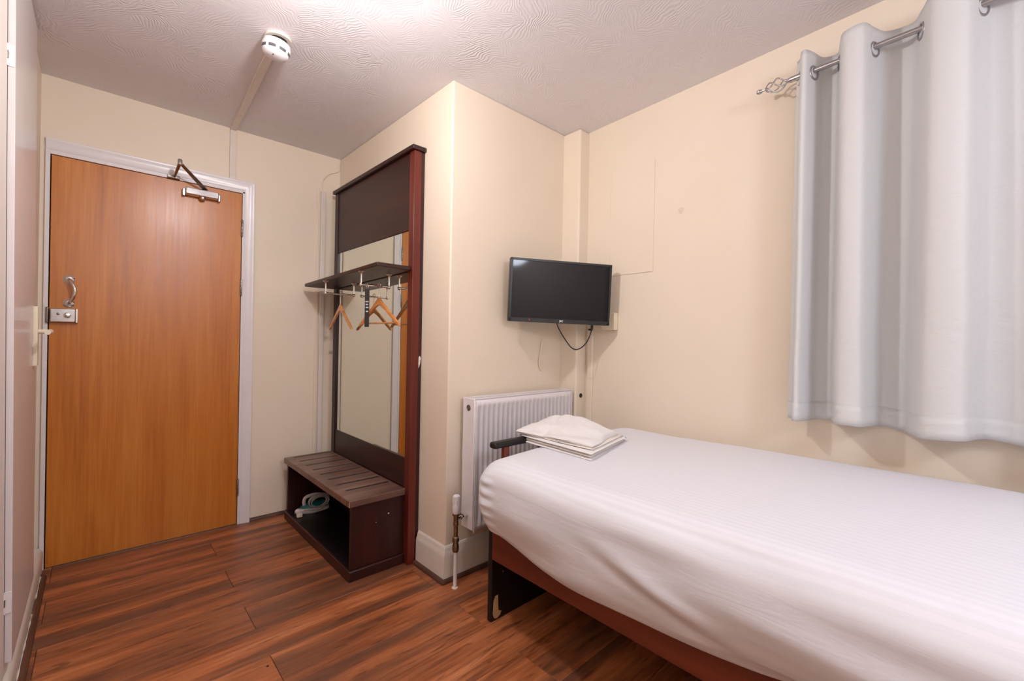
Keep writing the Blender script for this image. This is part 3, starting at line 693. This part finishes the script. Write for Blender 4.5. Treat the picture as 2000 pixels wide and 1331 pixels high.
t_ = nb(); lathe(t_, [(.015, 0), (.014, .003), (.009, .005)], (0, 0, 0), n=18); obj('pipe_collar', t_, CREAMPL, vv_, smooth=True)

# ------------------------------------------------------------------ television
TC = Vector((1.760, 1.518, 1.394)); yaw = math.atan2(-.278, .474)
tv = thing('television', 'small black flat television angled across the corner', 'television', TC)
tv.rotation_euler = (math.radians(2.0), math.radians(1.15), yaw)
TWd, THt = .552, .324
t_ = nb(); box(t_, (-TWd / 2, 0, -THt / 2), (TWd / 2, .034, THt / 2)); obj('casing', t_, BLACKPL, tv, bevel=.004, seg=3)
t_ = nb(); box(t_, (-TWd * .36, .0345, -THt * .40), (TWd * .36, .060, THt * .25)); obj('rear_housing', t_, BLACKPL, tv, bevel=.010, seg=3)
t_ = nb(); box(t_, (-TWd / 2 + .013, -.0012, -THt / 2 + .022), (TWd / 2 - .013, .0, THt / 2 - .013)); obj('screen', t_, SCREEN, tv)
fb = nb(); box(fb, (-TWd / 2 + .002, -.004, -THt / 2 + .001), (TWd / 2 - .002, -.0003, -THt / 2 + .0215)); box(fb, (-TWd / 2 + .001, -.004, THt / 2 - .0125), (TWd / 2 - .001, -.0003, THt / 2 - .001))
box(fb, (-TWd / 2 + .001, -.004, -THt / 2 + .001), (-TWd / 2 + .0125, -.0003, THt / 2 - .001)); box(fb, (TWd / 2 - .0125, -.004, -THt / 2 + .001), (TWd / 2 - .001, -.0003, THt / 2 - .001)); obj('bezel', fb, BLACKPL, tv, bevel=.001)
t_ = nb(); lathe(t_, [(.0022, 0), (.0015, .001), (0, .0012)], (-TWd / 2 + .110, -.0041, -THt / 2 + .012), (0, -1, 0), 10); obj('standby_light', t_, REDLED, tv)
fc = bpy.data.curves.new('logo', 'FONT'); fc.body = 'JVC'; fc.size = .0125; fc.extrude = .0003; fc.align_x = 'CENTER'; fc.align_y = 'CENTER'; fc.offset = .0004
fo_ = bpy.data.objects.new('lettering', fc); lm = bpy.data.meshes.new_from_object(fo_); bpy.data.objects.remove(fo_); fo = bpy.data.objects.new('logo', lm); C.objects.link(fo); lm.materials.clear(); lm.materials.append(LOGO); fo.parent = tv; fo.location = (.005, -.0045, -THt / 2 + .011); fo.rotation_euler = (PI / 2, 0, 0)
# bracket to the corner
br = nb(); loc_to = (Matrix.LocRotScale(TC, tv.rotation_euler, None)).inverted()
pA = Vector((0, .058, .0)); pB = loc_to @ Vector((XB - .004, 1.676, 1.394)); bar(br, pA, pB, .018, .018, .010); obj('arm_bracket', br, BLACKPL, tv)
br = nb(); lathe(br, [(.045, 0), (.045, .006)], pA, (0, 1, 0), 4); obj('mounting_plate', br, BLACKPL, tv)
# power cable, hangs as a loop
def tvl(p): return loc_to @ Vector(p)
cb = nb(); pts = [tvl((1.757, 1.548, 1.26)), tvl((1.757, 1.535, 1.215)), tvl((1.80, 1.53, 1.160)), tvl((1.855, 1.52, 1.105)), tvl((1.905, 1.51, 1.100)), tvl((1.955, 1.50, 1.135)), tvl((1.985, 1.49, 1.20)), tvl((1.985, 1.485, 1.26))]
tube(cb, spline(pts, 7), .0032, 8); obj('power_cable', cb, BLACKPL, tv, smooth=True, angle=60)
cb = nb(); tube(cb, [tvl((1.985, 1.485, 1.262)), tvl((1.984, 1.487, 1.215)), tvl((1.982, 1.490, 1.195))], .006, 10, rr=[.008, .007, .0035]); obj('cable_plug', cb, BLACKPL, tv, smooth=True)
# loose white aerial lead
t_ = nb(); tube(t_, spline([(1.842, 1.727, 1.135), (1.835, 1.728, 1.08), (1.823, 1.729, 1.02), (1.832, 1.729, .988), (1.845, 1.730, .970)], 6), .0035, 8)
tag(obj('aerial_lead', t_, CREAMPL, smooth=True), 'short loose white lead dangling on the wall below the television', 'cable')
# wall box and trunking by the television
t_ = nb(); rbox(t_, 1.385, 1.475, 0, .036, 1.205, 1.300); tag(obj('socket_box', t_, CREAMPL, bevel=.004), 'cream surface socket box on the wall behind the television', 'socket box')
tk = thing('pipe_trunking', 'narrow cream trunking down the wall right of the boxed pipe', 'trunking', tuple(RW(1.575, 0, .3)))
t_ = nb(); rbox(t_, 1.553, 1.590, 0, .014, .02, 1.205); world_child(obj('trunk', t_, WALL, bevel=.002), tk)
t_ = nb(); rbox(t_, 1.565, 1.583, 0.0, .016, 1.2055, 1.214); world_child(obj('open_end', t_, BLACK), tk)
t_ = nb(); lathe(t_, [(.013, 0), (.013, .002), (.010, .004), (0, .003)], (2.058, YB, .826), (0, -1, 0), 20)
tag(obj('rubber_grommet', t_, BLACKPL, smooth=True), 'small black round grommet on the boxed pipe above the bed', 'grommet')

# ------------------------------------------------------------------ bed
bd_ = thing('single_bed', 'single bed frame with black footboard and cherry side rail', 'bed', (1.55, .4, 0))
def pbed(name, a, b, mat, bev=.002): return world_child(obj(name, bx(a, b), mat, bevel=bev), bd_)
BF0, BF1 = 1.352, 1.376; BXa, BXb = 1.172, 1.980
pbed('footboard', (BXa, BF0, 0), (BXb, BF1, .60), BEDBLACK, .005)
fr_ = nb(); box(fr_, (BXa + .004, BF0 - .004, .698), (BXb - .25, BF1 + .012, .724)); world_child(obj('top_rail', fr_, BEDBLACK, bevel=.009, seg=3), bd_)
for x in (1.232, 1.45, 1.67):
    pbed('foot_post', (x, BF0 + .002, .60), (x + .030, BF1 - .002, .6995), BEDRED)
pbed('lower_foot_rail', (1.20, BF0 + .004, .60), (BXb, BF1 - .004, .630), BEDRED)
pbed('side_rail', (BXa, -.62, .256), (BXa + .024, BF0 - .0005, .372), BEDRED, .003)
rr = nb(); prism(rr, [(rwx(-.62) - .05, -.62), (rwx(-.62) - .026, -.62), (rwx(BF0) - .10, BF0 - .001), (rwx(BF0) - .124, BF0 - .001)], .256, .372); world_child(obj('side_rail', rr, BEDRED, bevel=.003), bd_)
pbed('headboard', (BXa, -.645, 0), (rwx(-.65) - .02, -.6205, .95), BEDBLACK, .005)
for k in range(14):
    y = -.52 + k * .135; pbed('slat', (BXa + .0245, y, .318), (rwx(y) - .13, y + .07, .332), HANGER, .002)
chp = nb(); cpts = [(1.183, .030), (1.186, .082), (1.195, .100), (1.209, .101), (1.211, .060), (1.213, .036), (1.230, .028), (1.222, .014), (1.205, .006), (1.190, .012)]
ff = [chp.verts.new((x, BF0 - .0008, z)) for x, z in cpts]; fbk = [chp.verts.new((x, BF0 + .0005, z)) for x, z in cpts]
chp.faces.new(ff); 
for i in range(len(cpts)): chp.faces.new((ff[i], fbk[i], fbk[(i + 1) % len(cpts)], ff[(i + 1) % len(cpts)]))
co_ = world_child(obj('chipped_patch', chp, CHIPBOARD), bd_); co_['label'] = 'bare chipboard where the black laminate has broken away'
for z in (.215, .188): 
    t_ = nb(); lathe(t_, [(.0035, 0), (.003, .001), (0, .0015)], (1.235, BF0, z), (0, -1, 0), 10); world_child(obj('screw_head', t_, STEEL), bd_)

# mattress under its fitted sheet
MX0, MY0, MY1, MZ0, MZ1 = 1.054, -.612, 1.342, .350, .688
mt = nb()
def mattress_point(u, v, w_):
    """u,v,w in 0..1 on the surface of a unit box"""
    y = MY0 + (MY1 - MY0) * v
    x1 = rwx(y) - (.028 if y < .9 else .028 + (y - .9) * .06)
    r = .085; rb = .075
    x = MX0 + (x1 - MX0) * u; z = MZ0 + (MZ1 - MZ0) * w_
    lo = Vector((MX0 + r, MY0 + r, MZ0 + rb)); hi = Vector((x1 - r, MY1 - r, MZ1 - r))
    c = Vector((min(max(x, lo.x), hi.x), min(max(y, lo.y), hi.y), min(max(z, lo.z), hi.z)))
    d = Vector((x, y, z)) - c
    if d.length > 1e-9:
        m = max(abs(d.x), abs(d.y), abs(d.z)); rr_ = r
        d = d.normalized() * rr_ * (m / r if m < r else 1) if False else d.normalized() * min(m, rr_) 
    p = c + d
    t = (p.z - MZ0) / (MZ1 - MZ0)
    # near side: undercut below, bulge in the middle
    near = max(0, 1 - (p.x - MX0) / .25)
    p.x += near * ((.115 - .080 * math.exp(-((p.y - .78) / .34) ** 2) + .04 * max(0, min(1, (.35 - p.y) / .3))) * max(0, .55 - t) ** 1.6 * 2.4)
    foot = max(0, 1 - (MY1 - p.y) / .12)
    p.x -= near * foot * .016 * max(0, 1 - abs(t - .5) * 1.6)
    p.y -= foot * .05 * max(0, .5 - t)
    # crown and slight rise toward the middle and wall
    if t > .5:
        k = (t - .5) * 2
        p.z += k * (.010 * math.sin(PI * min(1, max(0, u))) + .024 * u + .030 * min(1, max(0, (MY1 - .35 - p.y)) / 1.0) * (.15 + u))
        p.z -= k * .016 * foot
    # hem of the sheet: wavers along the near side
    if t < .2:
        p.z += near * (.012 * math.sin(p.y * 5.1 + .6) + .008 * math.sin(p.y * 11.0))
    # soft rumples
    n_ = noise.noise(Vector((p.x * 3, p.y * 2.2, p.z * 5))) * .008 + noise.noise(Vector((p.x * 9 + 4, p.y * 3.5, p.z * 14))) * .0045
    side = near * (1 if .1 < t < .95 else .4)
    p.x -= side * (n_ * 1.5); p.z += (1 - side) * n_ * .25
    # pulled creases near the foot corner and mid side
    cr = math.exp(-((p.y - 1.26) / .035) ** 2) * near
    p.x += cr * .005 * math.sin(p.z * 150) * (1 if .15 < t < .85 else 0)
    dd = -(p.y - .62) * .30 + (p.z - .47)
    p.x += near * .011 * math.exp(-(dd / .020) ** 2) * math.exp(-((p.y - .60) / .13) ** 2)
    p.x -= near * .010 * math.exp(-((dd - .040) / .028) ** 2) * math.exp(-((p.y - .58) / .16) ** 2)
    return p
def face_grid(fn, nu, nv):
    g = [[mt.verts.new(fn(i / nu, j / nv)) for i in range(nu + 1)] for j in range(nv + 1)]
    for j in range(nv):
        for i in range(nu): mt.faces.new((g[j][i], g[j][i + 1], g[j + 1][i + 1], g[j + 1][i]))
def ease(t, n=.0): return t
NY = 150
face_grid(lambda a, b: mattress_point(a, b, 1), 56, NY); face_grid(lambda a, b: mattress_point(a, b, 0), 24, NY)
face_grid(lambda a, b: mattress_point(0, b, a), 34, NY); face_grid(lambda a, b: mattress_point(1, b, a), 16, NY)
face_grid(lambda a, b: mattress_point(a, 1, b), 56, 34); face_grid(lambda a, b: mattress_point(a, 0, b), 56, 34)
bmesh.ops.remove_doubles(mt, verts=mt.verts, dist=.004)
mo = obj('mattress', mt, SHEET, smooth=True, angle=80); tag(mo, 'thick single mattress in a white cotton fitted sheet on the bed', 'mattress')

# ------------------------------------------------------------------ towels
def slab(quad, z0, th, amp, seed, nu=30, nv=26, edge=.012, topf=None, mat=TERRY):
    bm = nb(); Q = [Vector((x, y, 0)) for x, y in quad]
    def P(u, v): return (Q[0] * (1 - u) + Q[1] * u) * (1 - v) + (Q[3] * (1 - u) + Q[2] * u) * v
    cen = P(.5, .5); top, bot = [], []
    for j in range(nv + 1):
        rt, rb_ = [], []
        for i in range(nu + 1):
            u, v = i / nu, j / nv; e = min(u, 1 - u, v, 1 - v) * .38; k = min(1, e / edge); k = math.sqrt(max(0, 1 - (1 - k) ** 2))
            p = P(u, v); nz = noise.noise(Vector((p.x * 9, p.y * 9, seed))) * amp + noise.noise(Vector((p.x * 28, p.y * 28, seed + 5))) * amp * .3
            zt = z0 + th / 2 + (th / 2) * k + nz * k + (topf(u, v) if topf else 0); zb = z0 + th / 2 - (th / 2) * k
            sh_ = (noise.noise(Vector((p.x * 14, p.y * 14, seed + 9)))) * amp * .8
            rt.append(bm.verts.new((p.x + sh_, p.y + sh_, zt))); rb_.append(bm.verts.new((p.x + sh_, p.y + sh_, zb)))
        top.append(rt); bot.append(rb_)
    for j in range(nv):
        for i in range(nu):
            bm.faces.new((top[j][i], top[j][i + 1], top[j + 1][i + 1], top[j + 1][i])); bm.faces.new((bot[j][i], bot[j + 1][i], bot[j + 1][i + 1], bot[j][i + 1]))
    bmesh.ops.remove_doubles(bm, verts=bm.verts, dist=.0006)
    for e_ in [e_ for e_ in bm.edges if e_.is_boundary]: pass
    bmesh.ops.holes_fill(bm, edges=[e_ for e_ in bm.edges if e_.is_boundary], sides=0)
    return bm
q1 = [(1.325, .985), (1.680, 1.065), (1.690, 1.435), (1.350, 1.385)]
tw = thing('folded_towel', 'flat folded white towel lying underneath on the mattress', 'towel', (1.5, 1.2, .70), 0, 'white towels on the bed')
ZT = .700
for k, (zz, th, ins) in enumerate(((0, .012, 0), (.0115, .012, .004), (.023, .012, -.002))):
    c_ = Vector((1.51, 1.21)); qq = [tuple(c_ + (Vector(p) - c_) * (1 - ins * 4)) for p in q1]
    world_child(obj('fold_layer', slab(qq, ZT + zz, th, .003, 3.1 + k, edge=.006), TOWELEDGE if k == 1 else TERRY, smooth=True, angle=70), tw)
tw2 = thing('bundled_towel', 'plump loosely rolled white towel lying on top of the folded towel', 'towel', (1.5, 1.2, .74), 0, 'white towels on the bed')
def hump(u, v):
    e = max(0, math.sin(PI * min(1, max(0, v)))) ** .35
    return e * (.056 * math.exp(-((u - .60) / .30) ** 2) * (.60 + .40 * v) + .010 * math.exp(-((u - .22) / .10) ** 2) * v
                - .005 * math.exp(-((v - .62 - .2 * u) / .035) ** 2) + .004 * math.sin(17 * u + 5 * v))
q2 = [(1.365, 1.010), (1.655, 1.085), (1.665, 1.415), (1.335, 1.400)]
world_child(obj('rolled_cloth', slab(q2, ZT + .0355, .022, .012, 8.3, 52, 46, edge=.030, topf=hump), TERRY, smooth=True, angle=80), tw2)
q3 = [(1.352, 1.000), (1.668, 1.072), (1.60, 1.30), (1.345, 1.385)]
world_child(obj('flat_flap', slab(q3, ZT + .0350, .007, .005, 5.7, 30, 20, edge=.004), TOWELEDGE, smooth=True, angle=80), tw2)

# ------------------------------------------------------------------ curtain pole and curtain
RZ = 2.163; RWD = .090
pole = thing('curtain_pole', 'pewter curtain pole with twisted cage finial above the window', 'curtain pole', tuple(RW(-.2, RWD, RZ)))
dirw = (RW(1, 0, 0) - RW(0, 0, 0)).normalized()
t_ = nb(); tube(t_, [RW(-1.05, RWD, RZ), RW(.505, RWD, RZ)], .0095, 16); world_child(obj('rod', t_, PEWTER, smooth=True), pole)
def finial(y_in, sgn):
    o0 = RW(y_in, RWD, RZ); dd = dirw * sgn; up = Vector((0, 0, 1)); s_ = dd.cross(up)
    f_ = nb(); tube(f_, [o0 - dd * .004, o0 + dd * .030, o0 + dd * .046], .008, 12, rr=[.0115, .0105, .006])
    t2 = nb(); lathe(t2, [(0, .130), (.004, .131), (.0085, .137), (.0095, .144), (.0075, .151), (0, .154)], o0, dd, 14); tube(t2, [o0 + dd * .112, o0 + dd * .134], .0045, 8)
    p_ = world_child(obj('finial', f_, STEEL, smooth=True, angle=50), pole)
    tp_ = obj('finial_tip', t2, STEEL, smooth=True, angle=50); tp_.parent = p_; tp_.matrix_parent_inverse = Matrix()
    for k in range(4):
        pts = []
        for j in range(17):
            t = j / 16; a = 2 * PI * k / 4 + t * PI * .95; r = .023 * math.sin(PI * t) ** .8 + .002
            pts.append(o0 + dd * (.042 + .078 * t) + (up * math.cos(a) + s_ * math.sin(a)) * r)
        c_ = nb(); tube(c_, pts, .0026, 8); c_o = obj('cage_wire', c_, STEEL, smooth=True, angle=60); c_o.parent = p_; c_o.matrix_parent_inverse = Matrix()
finial(.505, 1); finial(-1.05, -1)
for y in (.470, -1.00):
    b_ = nb(); tube(b_, [RW(y, 0, RZ - .02), RW(y, .05, RZ - .02), RW(y, RWD, RZ - .012)], .006, 10); lathe(b_, [(.022, 0), (.020, .004), (.008, .006)], RW(y, 0, RZ - .02), (-1, WA, 0), 16)
    world_child(obj('bracket', b_, PEWTER, smooth=True, angle=50), pole)
cu = thing('curtain', 'pale grey eyelet curtain hanging in deep folds beside the bed', 'curtain', tuple(RW(-.2, RWD, 2.2)))
EY = [.503, .458, .378, .281, .161, .028, -.108, -.246, -.384, -.522, -.66, -.80, -.94]
ctl = [(.515, .082)]                                            # (Y along wall, distance from wall)
for i, e in enumerate(EY):
    ctl.append((e, RWD))
    if i < len(EY) - 1:
        n2 = EY[i + 1]; d_ = e - n2; m_ = (e + n2) / 2; front = (i % 2 == 0); dep = .038 if i >= 5 else (.062 if front else .057)
        front = (i % 2 == 0)
        if i == 0: ctl.append((m_ + .008, RWD + .040)); ctl.append((m_ - .008, RWD + .040))
        else:
            k = d_ * .27; ww = RWD + dep if front else RWD - dep
            ctl.append((m_ + k, ww)); ctl.append((m_ - k, ww))
ctl.append((-.955, .10))
path = spline([(y, w_, 0) for y, w_ in ctl], 9)
CZ0, CZ1 = .868, 2.226
cb_ = nb(); NZ = 60; rows = []
for j in range(NZ + 1):
    t = j / NZ; z = CZ0 + (CZ1 - CZ0) * t; row = []
    for i, p in enumerate(path):
        y, wd = p.x, p.y; s = 1 - t
        a_ = 1 + .10 * s + .08 * s * math.sin(i * .13 + 1.0)
        wd2 = RWD + (wd - RWD) * a_ + .006 * s * math.sin(y * 17) + .0025 * noise.noise(Vector((y * 12, z * 3, 1.5)))
        y2 = y - .006 * s * math.sin(y * 23 + .5) + .004 * s * noise.noise(Vector((y * 9, z * 4, 7)))
        if i == 0 or i < 6: y2 += .006 * s
        z2 = z + (1 - t) * .006 * math.sin(y * 21 + 1) + (.004 * math.sin(y * 30) * t)
        row.append(cb_.verts.new(RW(y2, wd2, z2)))
    rows.append(row)
for A, B in zip(rows, rows[1:]):
    for i in range(len(path) - 1): cb_.faces.new((A[i], A[i + 1], B[i + 1], B[i]))
rows_co = [[v.co.copy() for v in rw] for rw in rows[:5]]
cf = world_child(obj('curtain_cloth', cb_, CURT, smooth=True, angle=80), cu); s_ = cf.modifiers.new('s', 'SOLIDIFY'); s_.thickness = .0025; s_.offset = 0
# hem seam line and eyelets
hm = nb()
def strip(z0, z1):
    A = [hm.verts.new(v.co + Vector((-.0017, 0, 0))) for v in []]
hb_ = nb(); hr_ = []
for j in range(4):
    z = CZ0 - .001 + .024 * j
    hr_.append([hb_.verts.new(rows_co[min(j, 3)][i] + Vector((0, 0, 0))) for i in range(len(path))])
for A, B in zip(hr_, hr_[1:]):
    for i in range(len(path) - 1): hb_.faces.new((A[i], A[i + 1], B[i + 1], B[i]))
ho = world_child(obj('hem', hb_, CURT, smooth=True, angle=80), cu); hs = ho.modifiers.new('s', 'SOLIDIFY'); hs.thickness = .0048; hs.offset = 0
for i, e in enumerate(EY):
    # cloth tangent at the eyelet crossing
    j = min(range(len(path)), key=lambda q: abs(path[q].x - e) + abs(path[q].y - RWD))
    a = path[max(j - 1, 0)]; b = path[min(j + 1, len(path) - 1)]; tg = (RW(b.x, b.y, 0) - RW(a.x, a.y, 0)).normalized(); nm = tg.cross(Vector((0, 0, 1)))
    c0 = RW(e, RWD, RZ)
    r_ = nb(); R1, R2 = .0195, .0275
    c0 = c0 - Vector((0, 0, .0085))
    lathe(r_, [(R1, -.003), (R1 + .002, -.0042), (R2 - .002, -.0038), (R2, -.0015), (R2, .0015), (R2 - .002, .0038), (R1 + .002, .0042), (R1, .003), (R1, -.003)], c0, nm, 28)
    bmesh.ops.delete(r_, geom=[f for f in r_.faces if len(f.verts) > 4], context='FACES')
    world_child(obj('eyelet', r_, PEWTER, smooth=True, angle=50), cu)

# ------------------------------------------------------------------ ceiling light above the view, added fill pendant behind it
for loc, lab, zb, rc in ((LAMP_LOC, 'small pendant bulb with an added light-blocking cap in the middle of the room', 2.190, .115), (REAR_LOC, 'pendant bulb with a flat white cap as added fill light behind the viewpoint', 2.0, .10)):
    cl_ = thing('ceiling_or_fill_light', lab, 'ceiling light', loc)
    t_ = nb(); lathe(t_, [(.050, 0), (.048, -.012), (.030, -.022), (0, -.024)], (0, 0, 0), n=28); obj('ceiling_rose', t_, WHITEPL, cl_, smooth=True)
    dz = zb + (.050 if rc > .11 else .215) - H
    t_ = nb(); tube(t_, [(0, 0, -.022), (0, 0, dz)], .004, 8); obj('flex', t_, WHITEPL, cl_, smooth=True)
    t_ = nb(); lathe(t_, [(.014, dz - .001), (.014, dz - (.008 if rc > .11 else .055)), (0, dz - (.009 if rc > .11 else .056))], (0, 0, 0), n=16); obj('bulb_holder', t_, WHITEPL, cl_, smooth=True, angle=40)
    t_ = nb(); lathe(t_, [(0, dz + .012), (.02, dz + .010), (rc, dz + .002), (rc, dz - .001), (0, dz + .004)], (0, 0, 0), n=36); obj('cap', t_, WHITEPL, cl_, smooth=True, angle=40)  # disc added over the bulb to keep its light off the nearby ceiling
